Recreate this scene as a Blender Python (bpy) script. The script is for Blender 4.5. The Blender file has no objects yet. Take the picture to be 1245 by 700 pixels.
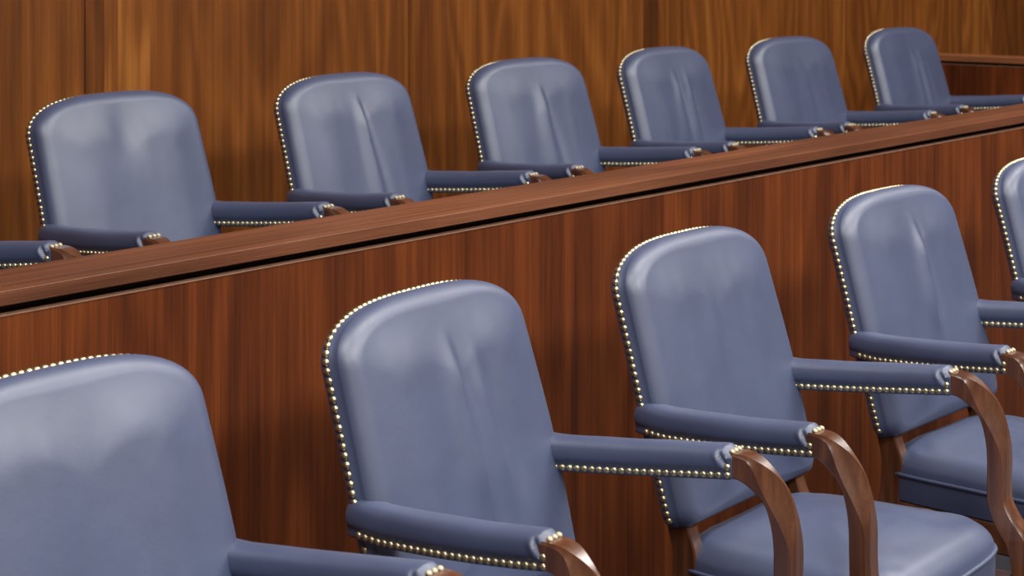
import bpy, bmesh, math, random
from mathutils import Vector, noise
random.seed(7)
C = bpy.context.scene
COL = C.collection
PI = math.pi

# ------------------------------------------------------------------ camera
TH = math.radians(37.634)
F_PX, Y0, CZ = 2511.6, -87.1, 1.523
cam = bpy.data.cameras.new('camera'); co = bpy.data.objects.new('camera', cam); COL.objects.link(co)
cam.sensor_fit = 'HORIZONTAL'; cam.sensor_width = 36; cam.lens = F_PX/1245*36
cam.shift_y = -(350-Y0)/1245
cam.clip_start = .05
co.location = (0, 0, CZ); co.rotation_euler = (PI/2, 0, TH-PI/2)
cam.dof.use_dof = True; cam.dof.focus_distance = 3.7; cam.dof.aperture_fstop = 9
C.camera = co
C.view_settings.view_transform = 'Standard'
C.view_settings.look = 'None'
C.view_settings.gamma = 1
C.view_settings.use_curve_mapping = False
C.view_settings.exposure = 0.0

# ------------------------------------------------------------------ materials
def newmat(name):
    m = bpy.data.materials.new(name); m.use_nodes = True
    nt = m.node_tree; b = nt.nodes['Principled BSDF']
    return m, nt, b
def N(nt, t, **k):
    n = nt.nodes.new(t)
    for a, v in k.items(): setattr(n, a, v)
    return n
def ramp(nt, stops):
    r = N(nt, 'ShaderNodeValToRGB'); e = r.color_ramp.elements
    while len(e) < len(stops): e.new(.5)
    for q, (p, c) in zip(e, stops): q.position = p; q.color = (*c, 1)
    return r
def srgb(r, g, b):
    f = lambda c: (c/255/12.92) if c/255 <= .04045 else ((c/255+.055)/1.055)**2.4
    return (f(r), f(g), f(b))

def leather():
    m, nt, b = newmat('blue_leather'); L = nt.links
    tc = N(nt, 'ShaderNodeTexCoord')
    n1 = N(nt, 'ShaderNodeTexNoise'); n1.inputs['Scale'].default_value = 7; n1.inputs['Detail'].default_value = 5
    L.new(tc.outputs['Object'], n1.inputs['Vector'])
    r = ramp(nt, [(.3, LEATHER_A), (.7, LEATHER_B)]); L.new(n1.outputs['Fac'], r.inputs[0])
    L.new(r.outputs[0], b.inputs['Base Color'])
    n2 = N(nt, 'ShaderNodeTexVoronoi'); n2.inputs['Scale'].default_value = 520
    n3 = N(nt, 'ShaderNodeTexNoise'); n3.inputs['Scale'].default_value = 18; n3.inputs['Detail'].default_value = 6
    L.new(tc.outputs['Object'], n2.inputs['Vector']); L.new(tc.outputs['Object'], n3.inputs['Vector'])
    b1 = N(nt, 'ShaderNodeBump'); b1.inputs['Strength'].default_value = .12; b1.inputs['Distance'].default_value = .0006
    b2 = N(nt, 'ShaderNodeBump'); b2.inputs['Strength'].default_value = .15; b2.inputs['Distance'].default_value = .006
    L.new(n2.outputs['Distance'], b1.inputs['Height']); L.new(n3.outputs['Fac'], b2.inputs['Height'])
    L.new(b2.outputs[0], b1.inputs['Normal']); L.new(b1.outputs[0], b.inputs['Normal'])
    rr = N(nt, 'ShaderNodeMapRange'); rr.inputs['To Min'].default_value = .47; rr.inputs['To Max'].default_value = .58
    L.new(n3.outputs['Fac'], rr.inputs['Value']); L.new(rr.outputs[0], b.inputs['Roughness'])
    b.inputs['Specular IOR Level'].default_value = .9
    b.inputs['Coat Weight'].default_value = .35; b.inputs['Coat Roughness'].default_value = .42
    b.inputs['Sheen Weight'].default_value = .05; b.inputs['Sheen Roughness'].default_value = .5
    b.inputs['Sheen Tint'].default_value = (.75, .8, 1, 1)
    return m

def wood(name, stops, axis='Z', scale=1.0, rough=.35, coat=.3, bump=.1, wave=9.0, dist=5.0, use_tone=False, streak=.5, fig=.10, spec=.35):
    """veneer: grain runs along `axis`"""
    m, nt, b = newmat(name); L = nt.links
    tc = N(nt, 'ShaderNodeTexCoord'); oi = N(nt, 'ShaderNodeObjectInfo')
    add = N(nt, 'ShaderNodeVectorMath', operation='MULTIPLY_ADD')
    cb = N(nt, 'ShaderNodeCombineXYZ')
    for i in range(3): L.new(oi.outputs['Random'], cb.inputs[i])
    L.new(cb.outputs[0], add.inputs[0]); add.inputs[1].default_value = (37, 17, 23)
    L.new(tc.outputs['Object'], add.inputs[2])
    def mp(sx, long):
        s = [sx*scale]*3; s['XYZ'.index(axis)] = long*scale
        n = N(nt, 'ShaderNodeMapping'); n.inputs['Scale'].default_value = s; L.new(add.outputs[0], n.inputs['Vector']); return n
    # cathedral figure: contour bands of a stretched noise
    a = N(nt, 'ShaderNodeTexNoise'); a.inputs['Scale'].default_value = 1; a.inputs['Detail'].default_value = 1.5; a.inputs['Roughness'].default_value = .45
    L.new(mp(4.2, .8).outputs[0], a.inputs['Vector'])
    mul = N(nt, 'ShaderNodeMath', operation='MULTIPLY'); mul.inputs[1].default_value = wave*8; L.new(a.outputs['Fac'], mul.inputs[0])
    sn = N(nt, 'ShaderNodeMath', operation='SINE'); L.new(mul.outputs[0], sn.inputs[0])
    bands = N(nt, 'ShaderNodeMapRange'); bands.inputs['From Min'].default_value = -1; L.new(sn.outputs[0], bands.inputs['Value'])
    # medium streaks and fine pores
    s1 = N(nt, 'ShaderNodeTexNoise'); s1.inputs['Scale'].default_value = 1; s1.inputs['Detail'].default_value = 6; s1.inputs['Roughness'].default_value = .65
    L.new(mp(48, .28).outputs[0], s1.inputs['Vector'])
    s2 = N(nt, 'ShaderNodeTexNoise'); s2.inputs['Scale'].default_value = 1; s2.inputs['Detail'].default_value = 3
    L.new(mp(420, 9).outputs[0], s2.inputs['Vector'])
    s3 = N(nt, 'ShaderNodeTexNoise'); s3.inputs['Scale'].default_value = 1; s3.inputs['Detail'].default_value = 2
    L.new(mp(3.2, .5).outputs[0], s3.inputs['Vector'])
    def madd(x, w, y=None):
        n = N(nt, 'ShaderNodeMath', operation='MULTIPLY_ADD'); n.inputs[1].default_value = w; L.new(x, n.inputs[0])
        if y is None: n.inputs[2].default_value = 0
        else: L.new(y, n.inputs[2])
        return n.outputs[0]
    v = madd(bands.outputs[0], fig); v = madd(s1.outputs['Fac'], streak, v); v = madd(s2.outputs['Fac'], .22, v); v = madd(s3.outputs['Fac'], .25, v)
    if use_tone:
        at = N(nt, 'ShaderNodeAttribute', attribute_type='OBJECT', attribute_name='tone')
        v = madd(at.outputs['Fac'], 1.0, v)
    nrm = N(nt, 'ShaderNodeMapRange'); nrm.inputs['From Min'].default_value = .25+.5*(streak-.35); nrm.inputs['From Max'].default_value = .70+.5*(streak-.35)
    L.new(v, nrm.inputs['Value'])
    r = ramp(nt, stops); L.new(nrm.outputs[0], r.inputs[0]); L.new(r.outputs[0], b.inputs['Base Color'])
    bp = N(nt, 'ShaderNodeBump'); bp.inputs['Strength'].default_value = bump; bp.inputs['Distance'].default_value = .0008
    L.new(s2.outputs['Fac'], bp.inputs['Height']); L.new(bp.outputs[0], b.inputs['Normal'])
    b.inputs['Roughness'].default_value = rough
    b.inputs['Specular IOR Level'].default_value = spec; b.inputs['Coat Weight'].default_value = coat; b.inputs['Coat Roughness'].default_value = .22
    return m

def plain(name, col, rough=.6, metal=0, bumpscale=None, bumpd=.001, var=0):
    m, nt, b = newmat(name); L = nt.links
    b.inputs['Roughness'].default_value = rough; b.inputs['Metallic'].default_value = metal
    tc = N(nt, 'ShaderNodeTexCoord')
    n = N(nt, 'ShaderNodeTexNoise'); n.inputs['Scale'].default_value = bumpscale or 60; n.inputs['Detail'].default_value = 4
    L.new(tc.outputs['Object'], n.inputs['Vector'])
    r = ramp(nt, [(.3, tuple(c*(1-var) for c in col)), (.7, tuple(min(1, c*(1+var)) for c in col))])
    L.new(n.outputs['Fac'], r.inputs[0]); L.new(r.outputs[0], b.inputs['Base Color'])
    if bumpscale:
        bp = N(nt, 'ShaderNodeBump'); bp.inputs['Strength'].default_value = .4; bp.inputs['Distance'].default_value = bumpd
        L.new(n.outputs['Fac'], bp.inputs['Height']); L.new(bp.outputs[0], b.inputs['Normal'])
    return m

LEATHER_A = (.026, .039, .093); LEATHER_B = (.034, .050, .114)
M_LEATHER = leather()
M_BRASS = plain('antique_brass', (.56, .49, .31), .36, 1, var=.2)
M_WORN = plain('worn_brass', (.46, .40, .28), .6, .5, bumpscale=400, bumpd=.0005, var=.25)
M_CHAIRWOOD = wood('chair_walnut', [(0, (.030, .010, .005)), (.5, (.085, .030, .014)), (1, (.17, .070, .034))], 'Z', 1.6, .28, .9, streak=.4)
M_WALL = wood('wall_walnut', [(0, (.045, .0125, .0022)), (.4, (.108, .031, .0045)), (.7, (.165, .051, .008)), (1, (.26, .094, .017))], 'Z', 1, .5, 0, use_tone=True, streak=.40, wave=7, fig=.12, spec=.22)
M_FRONT = wood('partition_walnut', [(0, (.020, .0045, .0015)), (.4, (.082, .018, .0035)), (.75, (.145, .035, .007)), (1, (.24, .070, .015))], 'Z', 1, .5, 0, use_tone=True, streak=.50, wave=5, spec=.22)
M_CAP = wood('cap_walnut', [(0, (.035, .012, .006)), (.5, (.12, .040, .018)), (1, (.25, .096, .046))], 'X', 1, .42, .1, bump=.3, wave=2.5)
M_CAPY = wood('cap_walnut_cross', [(0, (.09, .032, .014)), (.5, (.23, .085, .035)), (1, (.36, .16, .07))], 'Y', 1, .38, .2, bump=.25, wave=4)
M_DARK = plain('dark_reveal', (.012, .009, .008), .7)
M_LIT_EDGE = plain('lit_edge_tint', (.22, .12, .08), .4, var=.15)  # paler than the panels: light on their top edge, put into the colour
M_CARPET = plain('carpet', (.035, .036, .05), .95, bumpscale=300, bumpd=.004, var=.3)
M_PLASTER = plain('dark_wall_panelling', (.12, .05, .02), .6, var=.1)
M_CEIL = plain('ceiling_paint', (.62, .60, .56), .9, var=.02)
M_TRIM = plain('painted_metal', (.7, .7, .68), .5)

# ------------------------------------------------------------------ helpers
def link(name, me, mat, parent=None, sharp=35):
    o = bpy.data.objects.new(name, me); COL.objects.link(o)
    if mat: me.materials.append(mat)
    if parent: o.parent = parent
    if sharp:
        me.polygons.foreach_set('use_smooth', [True]*len(me.polygons))
        me.set_sharp_from_angle(angle=math.radians(sharp))
    return o
def obj(name, bm, mat, parent=None, sharp=35):
    bmesh.ops.recalc_face_normals(bm, faces=bm.faces)
    me = bpy.data.meshes.new(name); bm.to_mesh(me); bm.free()
    return link(name, me, mat, parent, sharp)
def box(bm, x0, x1, y0, y1, z0, z1, bev=0):
    r = bmesh.ops.create_cube(bm, size=1)
    vs = r['verts']
    for v in vs:
        v.co = Vector(((x0+x1)/2+v.co.x*(x1-x0), (y0+y1)/2+v.co.y*(y1-y0), (z0+z1)/2+v.co.z*(z1-z0)))
    if bev:
        es = list({e for v in vs for e in v.link_edges})
        bmesh.ops.bevel(bm, geom=es, offset=bev, segments=2, affect='EDGES', profile=.5)
def boxobj(name, dims, mat, parent=None, bev=0):
    bm = bmesh.new(); box(bm, *dims, bev=bev); return obj(name, bm, mat, parent, 18)
def empty(name, loc, rz, label, cat, group=None):
    o = bpy.data.objects.new(name, None); COL.objects.link(o); o.empty_display_size = .1
    o.location = loc; o.rotation_euler = (0, 0, rz); o['label'] = label; o['category'] = cat
    if group: o['group'] = group
    return o
def struct(o): o['kind'] = 'structure'; return o
def loft(bm, secs, cap=True):
    rows = [[bm.verts.new(p) for p in s] for s in secs]
    n = len(rows[0])
    for a, b in zip(rows, rows[1:]):
        for i in range(n): bm.faces.new((a[i], a[(i+1) % n], b[(i+1) % n], b[i]))
    if cap:
        bm.faces.new(rows[0][::-1]); bm.faces.new(rows[-1])
    return rows
def cr(pts, n):
    """catmull-rom through tuples, n samples per span"""
    P = [tuple(2*a-b for a, b in zip(pts[0], pts[1]))]+list(pts)+[tuple(2*a-b for a, b in zip(pts[-1], pts[-2]))]
    out = []
    for i in range(1, len(P)-2):
        for k in range(n):
            t = k/n
            out.append(tuple(.5*((2*p1)+(-p0+p2)*t+(2*p0-5*p1+4*p2-p3)*t*t+(-p0+3*p1-3*p2+p3)*t**3)
                       for p0, p1, p2, p3 in zip(P[i-1], P[i], P[i+1], P[i+2])))
    out.append(tuple(pts[-1])); return out
def sm(a, b, x):
    t = max(0, min(1, (x-a)/(b-a))); return t*t*(3-2*t)

# ------------------------------------------------------------------ chair
# local frame: +y is behind the sitter, front is -y, origin on the floor
ZB, ZT, RAD, WT = .434, .930, .086, .515
E1, E2 = .68, .90
def backy(z):       # y of the nail line on the side of the back (measured)
    # quadratic through (.45,.171) (.661,.22) (.925,.32)
    z0, z1, z2 = .446, .658, .93; a, b, c = .160, .215, .298
    return a*(z-z1)*(z-z2)/((z0-z1)*(z0-z2))+b*(z-z0)*(z-z2)/((z1-z0)*(z1-z2))+c*(z-z0)*(z-z1)/((z2-z0)*(z2-z1))
def backn(z):       # forward normal in the y-z plane
    s = (backy(z+.005)-backy(z-.005))/.01
    l = math.hypot(1, s); return (-1/l, s/l)
NAIL_N = .020
def bp(x, z, n):    # point of the back at depth n (n = NAIL_N lies on the nail line)
    ny, nz = backn(z)
    return Vector((x+.006, backy(z)+ny*(n-NAIL_N), z+nz*(n-NAIL_N)))
def halfoutline():
    pts = []
    for i in range(0, 200):
        q = PI/2-(PI/2)*i/199
        pts.append((WT/2*max(0, math.cos(q))**E1, ZT-RAD+RAD*max(0, math.sin(q))**E2))
    z = ZT-RAD
    ctl = [(z, WT/2), (.72, .2625), (.661, .2645), (.56, .2625), (.466, .2575)]
    for (z0, w0), (z1, w1) in zip(ctl, ctl[1:]):
        for k in range(1, 21): pts.append((w0+(w1-w0)*k/20, z0+(z1-z0)*k/20))
    for k in range(1, 13):
        a = k/12*PI/2; pts.append((.2575-.032*(1-math.cos(a)), .466-.032*math.sin(a)))
    for k in range(1, 21): pts.append((.2255*(1-k/20), ZB))
    return pts
def resample(pts, n):
    d = [0]
    for a, b in zip(pts, pts[1:]): d.append(d[-1]+math.dist(a, b))
    out = []; j = 0
    for i in range(n+1):
        s = d[-1]*i/n
        while j < len(d)-2 and d[j+1] < s: j += 1
        t = (s-d[j])/max(1e-9, d[j+1]-d[j]); out.append(tuple(a+(b-a)*t for a, b in zip(pts[j], pts[j+1])))
    return out
HALF = resample(halfoutline(), 96)
LOOP = HALF+[(-x, z) for x, z in HALF[-2:0:-1]]
def smooth_back_edge(d):
    e = .034
    if d < e: return .030+.036*math.sqrt(max(0, 1-(1-d/e)**2))
    return .066
def make_backrest(root, spec, seed):
    bm = bmesh.new(); n = len(LOOP)
    spine = [(0, min(max(z, ZB+.14), ZT-.19)) for x, z in LOOP]
    dist = [math.dist(a, b) for a, b in zip(LOOP, spine)]
    rows = []
    def ring(f):
        rows.append([bm.verts.new(f(i)) for i in range(n)])
    def at(i, k, nn):
        (x, z), (sx, sz) = LOOP[i], spine[i]
        return bp(x+(sx-x)*k, z+(sz-z)*k, nn)
    for k in (1, .7, .4, .15): ring(lambda i: at(i, k, .000))
    ring(lambda i: at(i, .02/dist[i], .001))
    ring(lambda i: at(i, .008/dist[i], .004))
    ring(lambda i: at(i, .002/dist[i], .0085))
    for q in (.012, .017, .023, .0275): ring(lambda i: at(i, 0, q))
    ring(lambda i: at(i, .002/dist[i], .0295))
    J = 54
    for j in range(1, J+1):
        k = (j/J)**1.55
        def f(i):
            (x, z), (sx, sz) = LOOP[i], spine[i]
            px, pz = x+(sx-x)*k, z+(sz-z)*k
            d = .0025+k*dist[i]
            nn = smooth_back_edge(d-.0015)
            u = px/.23
            c = sm(.03, .13, d)
            nn += .012*sm(.01, .15, d)-c*.004*math.exp(-((u+.15)/.4)**2)*(1-sm(.64, .90, pz))
            # large soft dents
            nn += c*spec.get('soft', .0024)*noise.noise(Vector((px*6+seed*3.1, pz*4, seed)))
            nn += c*spec.get('fine', .0009)*noise.noise(Vector((px*26+seed*1.1, pz*5, seed+9)))
            for cx, z0, z1, amp, wd in spec.get('crease', ()):
                cz = cx+.012*(z1-pz)/.3*0+.006*math.sin(pz*11+seed)
                win = sm(z0-.06, z0+.05, pz)*(1-sm(z1-.10, z1, pz))
                w = wd*(1+.9*sm(z1, z0, pz))
                t = (px-cz)/w
                nn += amp*win*(1.8*math.exp(-(t/(1.9 if t < 0 else .7))**2)-.6*math.exp(-((t-1.5)/.8)**2))
            for dx, dz, amp, wd in spec.get('dent', ()):
                nn -= amp*math.exp(-((px-dx)**2+((pz-dz)*.8)**2)/wd**2)
            return bp(px, pz, nn)
        ring(f)
    for a, b in zip(rows, rows[1:]):
        for i in range(n): bm.faces.new((a[i], a[(i+1) % n], b[(i+1) % n], b[i]))
    bmesh.ops.remove_doubles(bm, verts=rows[0]+rows[-1], dist=1e-5)
    return obj('backrest', bm, M_LEATHER, root, 60)

def dome(bm, p, nrm, r=.0058, h=.0042):
    nrm = Vector(nrm).normalized(); t = nrm.orthogonal().normalized(); u = nrm.cross(t)
    prev = None; S = 10
    for rr, hh in ((1, -.001), (1, .0006), (.80, .0028), (.45, .0039)):
        cur = [bm.verts.new(p+(t*math.cos(a*2*PI/S)+u*math.sin(a*2*PI/S))*r*rr+nrm*hh*h/.0042) for a in range(S)]
        if prev:
            for i in range(S): bm.faces.new((prev[i], prev[(i+1) % S], cur[(i+1) % S], cur[i]))
        prev = cur
    top = bm.verts.new(p+nrm*h)
    for i in range(S): bm.faces.new((prev[i], prev[(i+1) % S], top))

def trim_data(bm):
    me = bpy.data.meshes.new('nailhead_trim'); bmesh.ops.recalc_face_normals(bm, faces=bm.faces); bm.to_mesh(me); bm.free()
    me.materials.append(M_BRASS); me.polygons.foreach_set('use_smooth', [True]*len(me.polygons))
    return me
def back_trim_meshes():
    upper = bmesh.new(); lower = {1: bmesh.new(), -1: bmesh.new()}
    fine = resample(halfoutline(), 1200)
    for s in (1, -1):
        d = 0; nxt = .0068
        for a, b in zip(fine, fine[1:]):
            d += math.dist(a, b)
            if d < nxt: continue
            nxt += .0136
            x, z = b
            if z < .452: break
            if .592 < z < .649: continue
            tx, tz = b[0]-a[0], b[1]-a[1]
            nx, nz = -tz, tx
            l = math.hypot(nx, nz); nx /= l; nz /= l
            if z > .8:
                if nz < 0 or (abs(nz) < .01 and nx < 0): nx, nz = -nx, -nz
            elif nx < 0: nx, nz = -nx, -nz
            ny_, nz_ = backn(z)
            up = Vector((0, nz_, -ny_))
            dome(upper if z > .65 else lower[s], bp(x*s, z, NAIL_N), Vector((nx*s, 0, 0))+up*nz, .0064, .0046)
    return [trim_data(upper), trim_data(lower[1]), trim_data(lower[-1])]

# arm centre line: forward distance ly, lateral x, z of the pad's underside
def armx(ly):
    t = (ly+.225)/.383
    return .243+.043*math.sin(min(1, max(0, t))*PI/2*.92)/math.sin(PI/2*.92)
def armz(ly):
    t = (ly+.225)/.383
    return .600+.026*t+.006*(1-sm(0, .20, t))-.003*math.sin(t*PI)
def arm_section(ly):
    """(lateral offset, height) loop of the pad"""
    e = .158-ly                                    # distance from the front end
    g = sm(-.002, .016, e); t = (ly+.225)/.383
    H = .044+(.014-.0035*t)*g; B = .0225+.0065*sm(.004, .026, e)
    r = sm(-.004, .03, ly+.225)
    H = H*(.86+.14*r)
    pts = [(-.0205, 0), (-.0225, .0015), (-.0228, .005), (-.0228, .010), (-.0231, .0145), (-.0236-.1*(B-.0225), .0165), (-.0242-.4*(B-.0225), .019), (-.0238-.75*(B-.0225), .0225),
           (-B, .027), (-B*1.0, .031), (-B*.985, .035), (-B*.95, H-.0150), (-B*.88, H-.0102), (-B*.76, H-.0060), (-B*.60, H-.0030), (-B*.42, H-.0012), (-B*.2, H-.0003)]
    pts = [(a, min(b, H)) for a, b in pts]
    return pts+[(0, H)]+[(-a, b) for a, b in pts[::-1]]
def arm_pad_mesh(s, variant):
    bm = bmesh.new(); secs = []
    lys = [-.226, -.222, -.214]+[-.20+i*.008 for i in range(38)]+[.104+i*.0012 for i in range(46)]
    for ly in lys:
        cx, cz = armx(ly), armz(ly); sec = []
        e = .158-ly
        for a, h in arm_section(ly):
            k = 1.0
            if ly < -.215: k = .75+.25*(ly+.226)/.011
            a2, h2 = a*k, h
            # gathered fold: a groove from the band's front corner back and up over the pillow, a puff behind it
            f0 = .004+max(0, h-.016)*.62
            w = sm(.014, .020, h)*(1-sm(.036, .050, h))
            a2 *= 1-.20*w*math.exp(-((e-f0)/.0030)**2)
            a2 *= 1+.10*w*math.exp(-((e-f0-.008)/.0055)**2)
            h2 += .0008*noise.noise(Vector((a*30+variant, ly*14, 0)))*sm(.02, .05, h)
            sec.append(((cx+a2)*s, -ly, cz+h2))
        secs.append(sec)
    loft(bm, secs)
    return bm
def arm_trim_mesh(s, q):
    bm = bmesh.new()
    ly = .1355
    while ly > -.205:
        dx = armx(ly+.005)-armx(ly-.005)
        if q > 0 or ly > -.175:
            dome(bm, Vector(((armx(ly)+q*.0226)*s, -ly, armz(ly)+.0075)), Vector((q*s, q*dx/.01, 0)), .0062)
        ly -= .0133
    for z in (.0075, .0205):
        dome(bm, Vector(((armx(.152)+q*.0228)*s, -.1515, armz(.152)+z)), (q*s, 0, 0), .0062)
    return bm
def arm_top_nails(s):
    bm = bmesh.new()
    for a in (-.0125, 0, .0125):
        dome(bm, Vector(((armx(.155)+a)*s, -.1565, armz(.155)+.0445)), (0, -.6, 1), .0050, .0030)
    return bm

def arm_support_mesh(s):
    bm = bmesh.new()
    # (forward, z, x, half thickness in the curve plane, half width, chamfer)
    ctl = [(.128, .6405, .298, .0175, .0195, .002), (.140, .6405, .300, .0185, .0200, .002), (.158, .6360, .302, .0195, .0200, .004),
           (.180, .6200, .305, .0200, .0195, .013), (.1975, .5945, .307, .0195, .0190, .016), (.2070, .5600, .308, .0185, .0185, .011),
           (.2100, .5200, .308, .0175, .0180, .0045), (.2100, .4700, .307, .0172, .0175, .0035), (.2120, .4300, .305, .0178, .0175, .0035),
           (.2260, .3950, .302, .0195, .0180, .0035), (.2450, .3650, .298, .0210, .0180, .0035), (.2560, .3200, .295, .0210, .0180, .0030), (.2580, .2750, .295, .0210, .0180, .003)]
    ctl = [(.158+(c[0]-.14)*1.25, c[1]+(.007 if c[1] > .63 else .005 if c[1] > .59 else 0), c[2]-.0105, c[3]*1.1, c[4]*1.07, c[5]*1.15) for c in ctl]
    P = cr(ctl, 6); secs = []
    for i, (ly, z, x, ht, hw, ch) in enumerate(P):
        a = P[max(0, i-1)]; b = P[min(len(P)-1, i+1)]
        ty, tz = b[0]-a[0], b[1]-a[1]; l = math.hypot(ty, tz); ty /= l; tz /= l
        ny, nz = -tz, ty             # outward of the curve (forward / up)
        sec = []
        c2 = .002
        prof = [(-hw+c2, -ht), (hw-c2, -ht), (hw, -ht+c2), (hw, ht-ch*1.9)]
        # hollow facet on the outer corner
        prof += [(hw-ch*.55, ht-ch*1.05), (hw-ch, ht), (-hw+ch, ht), (-hw+ch*.55, ht-ch*1.05), (-hw, ht-ch*1.9), (-hw, -ht+c2)]
        for u, v in prof:
            sec.append(((x+u)*s, -(ly+ny*v), z+nz*v))
        secs.append(sec)
    loft(bm, secs)
    return bm

def seat_outline(n=140):
    # superellipse-cornered trapezoid; (x, ly)
    pts = []
    for i in range(n):
        a = 2*PI*i/n; c, q = math.cos(a), math.sin(a); e = .30
        X = math.copysign(abs(c)**e, c); Y = math.copysign(abs(q)**e, q)
        ly = .045+.225*Y
        if Y > 0: ly += .018*(1-X*X)
        pts.append((X*(.250+.022*Y), ly))
    return pts
SEAT = seat_outline()
def seat_mesh(seed):
    bm = bmesh.new(); secs = []
    def ring(k, z, grow=0):
        out = []
        for x, ly in SEAT:
            px, py = x*k, .045+(ly-.045)*k
            zz = z
            if k < 1:
                zz += .0035*noise.noise(Vector((px*7+seed, py*7, 0)))*sm(1, .8, k)+.0022*noise.noise(Vector((px*30+py*12, py*22, seed)))*sm(1, .9, k)
            out.append((px*(1+grow), -(.045+(py-.045)*(1+grow)), zz))
        secs.append(out)
    ring(.6, .305); ring(.97, .305); ring(1, .309); ring(1, .33, .004); ring(1, .352, .003); ring(1, .361); ring(1, .3655, -.004)
    for j in range(1, 27):
        k = 1-(j/26)**1.5*.985
        d = 1-k
        z = .3655+.036*math.sqrt(max(0, 1-(1-min(1, d/.16))**2))+.040*(1-(1-min(1, d/.9))**2)
        ring(k, z)
    loft(bm, secs)
    return bm
def tube(bm, path, r, closed=False, S=8):
    n = len(path); secs = []
    for i, p in enumerate(path):
        p = Vector(p); a = Vector(path[(i-1) % n] if closed or i else path[0]); b = Vector(path[(i+1) % n] if closed or i < n-1 else path[-1])
        t = (b-a).normalized(); u = t.cross(Vector((0, 0, 1)))
        u = u.normalized() if u.length > 1e-4 else Vector((1, 0, 0)); v = t.cross(u)
        secs.append([p+(u*math.cos(2*PI*k/S)+v*math.sin(2*PI*k/S))*r for k in range(S)])
    if closed: secs.append(secs[0])
    loft(bm, secs, cap=not closed)
    if closed: bmesh.ops.remove_doubles(bm, verts=bm.verts, dist=1e-6)
def piping_mesh():
    bm = bmesh.new(); tube(bm, [(x*1.004, -(.045+(ly-.045)*1.004), .363) for x, ly in SEAT], .0042, True); return bm
def rear_leg_mesh(s):
    bm = bmesh.new()
    ctl = [(.168, .478, .210, .019, .016), (.155, .43, .211, .023, .0165), (.142, .38, .212, .0245, .017), (.150, .30, .212, .025, .017), (.180, .16, .212, .021, .0165), (.232, 0, .212, .016, .015)]
    secs = []
    for y, z, x, hd, hw in cr(ctl, 5):
        c = .003
        pr = [(-hw+c, -hd), (hw-c, -hd), (hw, -hd+c), (hw, hd-c), (hw-c, hd), (-hw+c, hd), (-hw, hd-c), (-hw, -hd+c)]
        secs.append([((x+u)*s, y+v, z) for u, v in pr])
    loft(bm, secs); return bm
def front_leg_mesh(s):
    bm = bmesh.new(); secs = []
    for z, h in ((0, .015), (.02, .016), (.18, .021), (.262, .024), (.300, .024)):
        c = .003
        pr = [(-h+c, -h), (h-c, -h), (h, -h+c), (h, h-c), (h-c, h), (-h+c, h), (-h, h-c), (-h, -h+c)]
        secs.append([((.272+u)*s, -.252+v, z) for u, v in pr])
    loft(bm, secs); return bm
def seat_frame_mesh():
    bm = bmesh.new()
    secs = []
    for k, z in ((.9, .242), (1.0, .244), (1.012, .248), (1.012, .300), (1.0, .306), (.9, .306)):
        secs.append([(x*k, -(.045+(ly-.045)*k), z) for x, ly in SEAT])
    loft(bm, secs); return bm

PROTO = {}
def shared(name, key, bm, mat, parent, sharp=35):
    if key not in PROTO:
        o = obj(name, bm(), mat, parent, sharp); PROTO[key] = o.data
        return o
    o = bpy.data.objects.new(name, PROTO[key]); COL.objects.link(o); o.parent = parent
    return o
TRIMS = back_trim_meshes()
def chair(i, x, y, z, yaw, label, group, spec):
    x += .005
    root = empty('jury_chair', (x, y, z), math.radians(yaw), label, 'chair', group)
    b = make_backrest(root, spec, i+1)
    for me in TRIMS:
        t = bpy.data.objects.new('nailhead_trim', me); COL.objects.link(t); t.parent = b; t['label'] = 'row of domed brass nailheads'
    for s in (-1, 1):
        v = i % 3
        p = shared('arm_pad', ('pad', s, v), lambda: arm_pad_mesh(s, v*5+s), M_LEATHER, root, 50)
        for f in (1, -1):
            q = shared('nailhead_trim', ('padtrim', s, f), lambda: arm_trim_mesh(s, f), M_BRASS, p, 60)
            q['label'] = 'row of domed brass nailheads'
        q = shared('end_nails', ('topnail', s), lambda: arm_top_nails(s), M_WORN, p, 60)
        q['label'] = 'pale worn brass nails at the pad end'
        shared('arm_support', ('sup', s), lambda: arm_support_mesh(s), M_CHAIRWOOD, root, 25)
        l = shared('leg', ('rleg', s), lambda: rear_leg_mesh(s), M_CHAIRWOOD, root)
        l = shared('leg', ('fleg', s), lambda: front_leg_mesh(s), M_CHAIRWOOD, root)
    st = shared('seat', ('seat', i % 2), lambda: seat_mesh(i % 2*7+2), M_LEATHER, root, 50)
    shared('piping', ('pipe',), piping_mesh, M_LEATHER, st, 60)
    shared('seat_frame', ('frame',), seat_frame_mesh, M_CHAIRWOOD, root)
    return root

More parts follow.
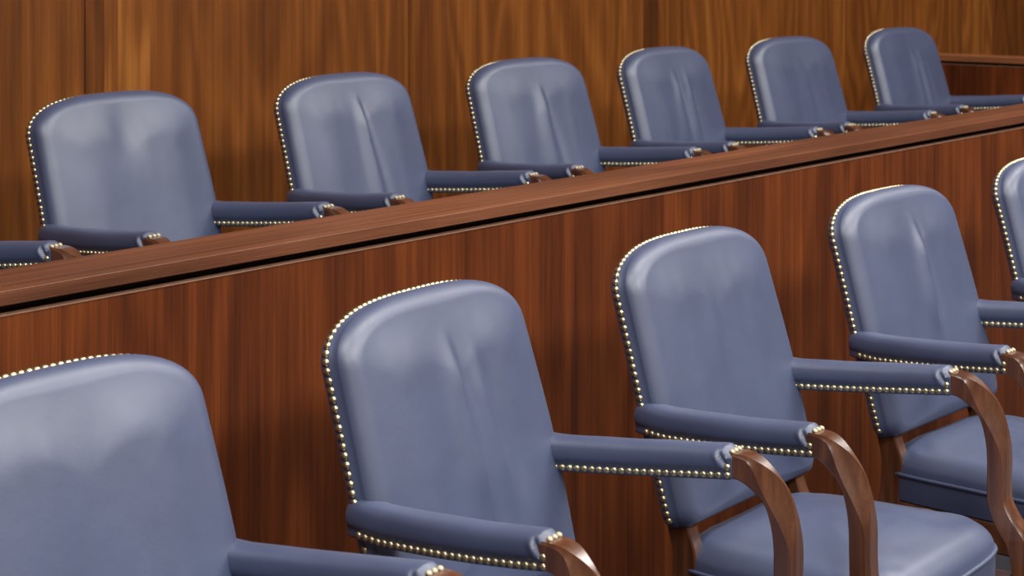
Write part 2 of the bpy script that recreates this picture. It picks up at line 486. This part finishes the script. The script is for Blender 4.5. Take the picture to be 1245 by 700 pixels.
YF, YB, H = 1.903, 3.448, .201
GF, GB = 'blue leather jury chairs in the front row', 'blue leather jury chairs in the back row behind the wooden rail'
front = [
 (1.814, 2.0, 'nearest front row blue leather armchair, cut off at the lower left corner of the photo', {'soft': .0012}),
 (2.596, 5.2, 'front row blue leather armchair second from the left, two soft vertical creases in its back', {'crease': [(-.005, .60, .87, .0045, .012), (.055, .60, .84, .0035, .014)]}),
 (3.379, 2.4, 'smooth-backed front row blue leather armchair third from the left, its seat filling the bottom right', {'soft': .0016, 'crease': [(-.03, .66, .84, .0012, .012)]}),
 (4.203, -.7, 'front row blue leather armchair with one sharp vertical ridge down its back, fourth from left', {'crease': [(.012, .64, .87, .0060, .010)]}),
 (5.045, -2.8, 'farthest front row blue leather armchair, half cut off by the right edge', {}),
]
back = [
 (2.481, 8.9, 'back row blue leather armchair of which only an armrest end shows at the left edge', {}),
 (3.282, 2.6, 'back row blue leather armchair with a soft dented back, first whole one from left', {'dent': [(-.01, .83, .008, .045)], 'fine': .0003}),
 (4.081, 2.4, 'back row blue leather armchair with one long central crease, second whole one from the left', {'crease': [(.012, .56, .88, .0050, .010)]}),
 (4.865, -1.5, 'back row blue leather armchair with a broad central ridge, third whole one from the left', {'crease': [(.005, .58, .86, .0060, .013)]}),
 (5.625, 2.9, 'back row blue leather armchair, two close vertical creases, fourth whole one from left', {'crease': [(-.02, .62, .87, .0045, .010), (.05, .62, .85, .0035, .010)]}),
 (6.412, -1.9, 'back row blue leather armchair with almost smooth back, second from the end partition', {'crease': [(.0, .62, .84, .0010, .012)]}),
 (7.268, -.7, 'last back row blue leather armchair, beside the end partition, narrow creases in its back', {'crease': [(-.0, .58, .87, .0040, .010), (.055, .58, .86, .0035, .011)]}),
]
k = 0
for x, w, l, sp in front: chair(k, x, YF, 0, w, l, GF, sp); k += 1
for x, w, l, sp in back: chair(k, x, YB, H, w, l, GB, sp); k += 1

# ------------------------------------------------------------------ partition between the rows
YP = 2.50; ZC = .978
XE = 8.22
pt = empty('front_partition', (5, YP+.07, 0), 0, 'long low walnut partition with a flat cap rail between the two rows of chairs', 'partition')
def child(o, p): o.parent = p; o.matrix_parent_inverse = p.matrix_world.inverted(); return o
def kid(name, dims, mat, p, bev=0, tone=None):
    lx, ly, lz = p.location
    x0, x1, y0, y1, z0, z1 = dims
    o = boxobj(name, (x0-lx, x1-lx, y0-ly, y1-ly, z0-lz, z1-lz), mat, p, bev)
    if tone is not None: o['tone'] = tone
    return o
kid('cap_rail', (-1.5, XE+.08, YP, YP+.165, ZC-.0225, ZC), M_CAP, pt, .0012)
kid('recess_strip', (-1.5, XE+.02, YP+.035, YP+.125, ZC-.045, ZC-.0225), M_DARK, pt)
xs = [-1.5, -.3, .9, 2.1, 3.3, 4.5, 5.7, 6.9, 8.1, XE+.05]
kid('front_panel', (-1.5, XE+.05, YP+.003, YP+.040, .0, ZC-.0385), M_FRONT, pt, .0009, 0.0)
kid('panel_lit_edge', (-1.5, XE+.05, YP+.002, YP+.034, ZC-.0385, ZC-.0370), M_LIT_EDGE, pt)  # pale strip painted as the lit top edge of the front panel
kid('back_panel', (-1.5, XE-.02, YP+.120, YP+.145, H, ZC-.0225), M_FRONT, pt, 0, 0.0)
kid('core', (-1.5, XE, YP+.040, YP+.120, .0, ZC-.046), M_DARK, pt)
pe = empty('end_partition', (XE, 3.4, 0), 0, 'short walnut end partition with a flat cap behind the last back row chair', 'partition')
YW = 4.15
kid('cap_rail', (XE-.08, XE+.085, YP+.1655, YW-.005, ZC-.0225, ZC), M_CAPY, pe, .0012)
kid('recess_strip', (XE-.045, XE+.05, YP+.15, YW-.005, ZC-.045, ZC-.0225), M_DARK, pe)
kid('side_panel', (XE-.077, XE-.046, YP+.15, YW-.005, H, ZC-.0365), M_FRONT, pe, .0009, 0.0)
kid('panel_lit_edge', (XE-.078, XE-.050, YP+.15, YW-.005, ZC-.0365, ZC-.0345), M_LIT_EDGE, pe)  # same painted light line along the top of the side panel
kid('core', (XE-.046, XE+.06, YP+.15, YW-.005, 0, ZC-.046), M_FRONT, pe)

# ------------------------------------------------------------------ setting
X0, X1, Y0_, ZTOP = -3.0, 13.0, -7.0, 4.4
struct(boxobj('floor', (X0, X1, Y0_, YW+.1, -.1, 0), M_CARPET))
struct(boxobj('platform', (-1.5, XE-.07, YP+.147, YW-.001, .0005, H), M_CARPET))
struct(boxobj('ceiling', (X0, X1, Y0_, YW+.1, ZTOP, ZTOP+.1), M_CEIL))
wb = struct(boxobj('wall_back', (X0, X1, YW+.012, YW+.12, 0, ZTOP), M_DARK))
struct(boxobj('wall_left', (X0-.1, X0, Y0_, YW+.1, 0, ZTOP), M_PLASTER))
struct(boxobj('wall_right', (X1, X1+.1, Y0_, YW+.1, 0, ZTOP), M_PLASTER))
struct(boxobj('wall_front', (X0, X1, Y0_-.1, Y0_, 0, ZTOP), M_PLASTER))
boards = []
P = 1.294
for q in range(-5, 7):
    x0 = 3.570+P*q
    if q == 0: bs = [(0, .063, -.10), (.063, .110, .06), (.110, .223, .13), (.223, P-.004, .0)]
    elif q == 1: bs = [(0, .09, -.06), (.09, .18, -.02), (.18, P-.004, .02)]
    elif q == 2: bs = [(0, .09, -.14), (.09, .275, .01), (.275, P-.004, .05)]
    elif q == 3: bs = [(0, .10, -.02), (.10, .2, .04), (.2, P-.004, .03)]
    elif q == 4: bs = [(0, .02, -.05), (.02, .17, .10), (.17, .34, .10), (.34, P-.004, -.05)]
    else: bs = [(0, .2, .06), (.2, P-.004, .02)]
    for a, b, t in bs: boards.append((x0+a, x0+b, t))
for a, b, t in boards:
    if a < X0 or b > X1: continue
    o = boxobj('wall_panel', (a, b, YW, YW+.012, H if a < XE else 0, ZTOP), M_WALL, wb, .0008); o['tone'] = t

# ceiling light troffers
def light_fixture(x, y, sx, sy, power, label):
    t = empty('ceiling_light', (x, y, ZTOP), 0, label, 'light', 'ceiling light panels')
    bm = bmesh.new()
    w = .03
    for d in ((-sx/2-w, sx/2+w, -sy/2-w, -sy/2, -.03, 0), (-sx/2-w, sx/2+w, sy/2, sy/2+w, -.03, 0),
              (-sx/2-w, -sx/2, -sy/2, sy/2, -.03, 0), (sx/2, sx/2+w, -sy/2, sy/2, -.03, 0)): box(bm, *d)
    obj('frame', bm, M_TRIM, t)
    la = bpy.data.lights.new('lamp', 'AREA'); la.shape = 'RECTANGLE'; la.size = sx; la.size_y = sy; la.energy = power; la.color = LCOL
    lo = bpy.data.objects.new('lamp', la); COL.objects.link(lo); lo.parent = t; lo.location = (0, 0, -.012)
LCOL = (1, .965, .91)
LAMPS = ((1.3, 130, 'row closest to the jury chairs', (1, 4.5, 8)), (-2.0, 330, 'row farthest from the jury chairs', (-1, 3, 7)))
POS = ['at the near end', 'in the middle', 'at the far end']
for (y, pw, what, xs) in LAMPS:
    for x, pos in zip(xs, POS):
        light_fixture(x, y, 2.4, 1.2, pw, f'oblong ceiling light panel in the {what}, {pos}')

w = bpy.data.worlds.new('world'); C.world = w; w.use_nodes = True
w.node_tree.nodes['Background'].inputs[0].default_value = (.05, .05, .05, 1); w.node_tree.nodes['Background'].inputs[1].default_value = .2
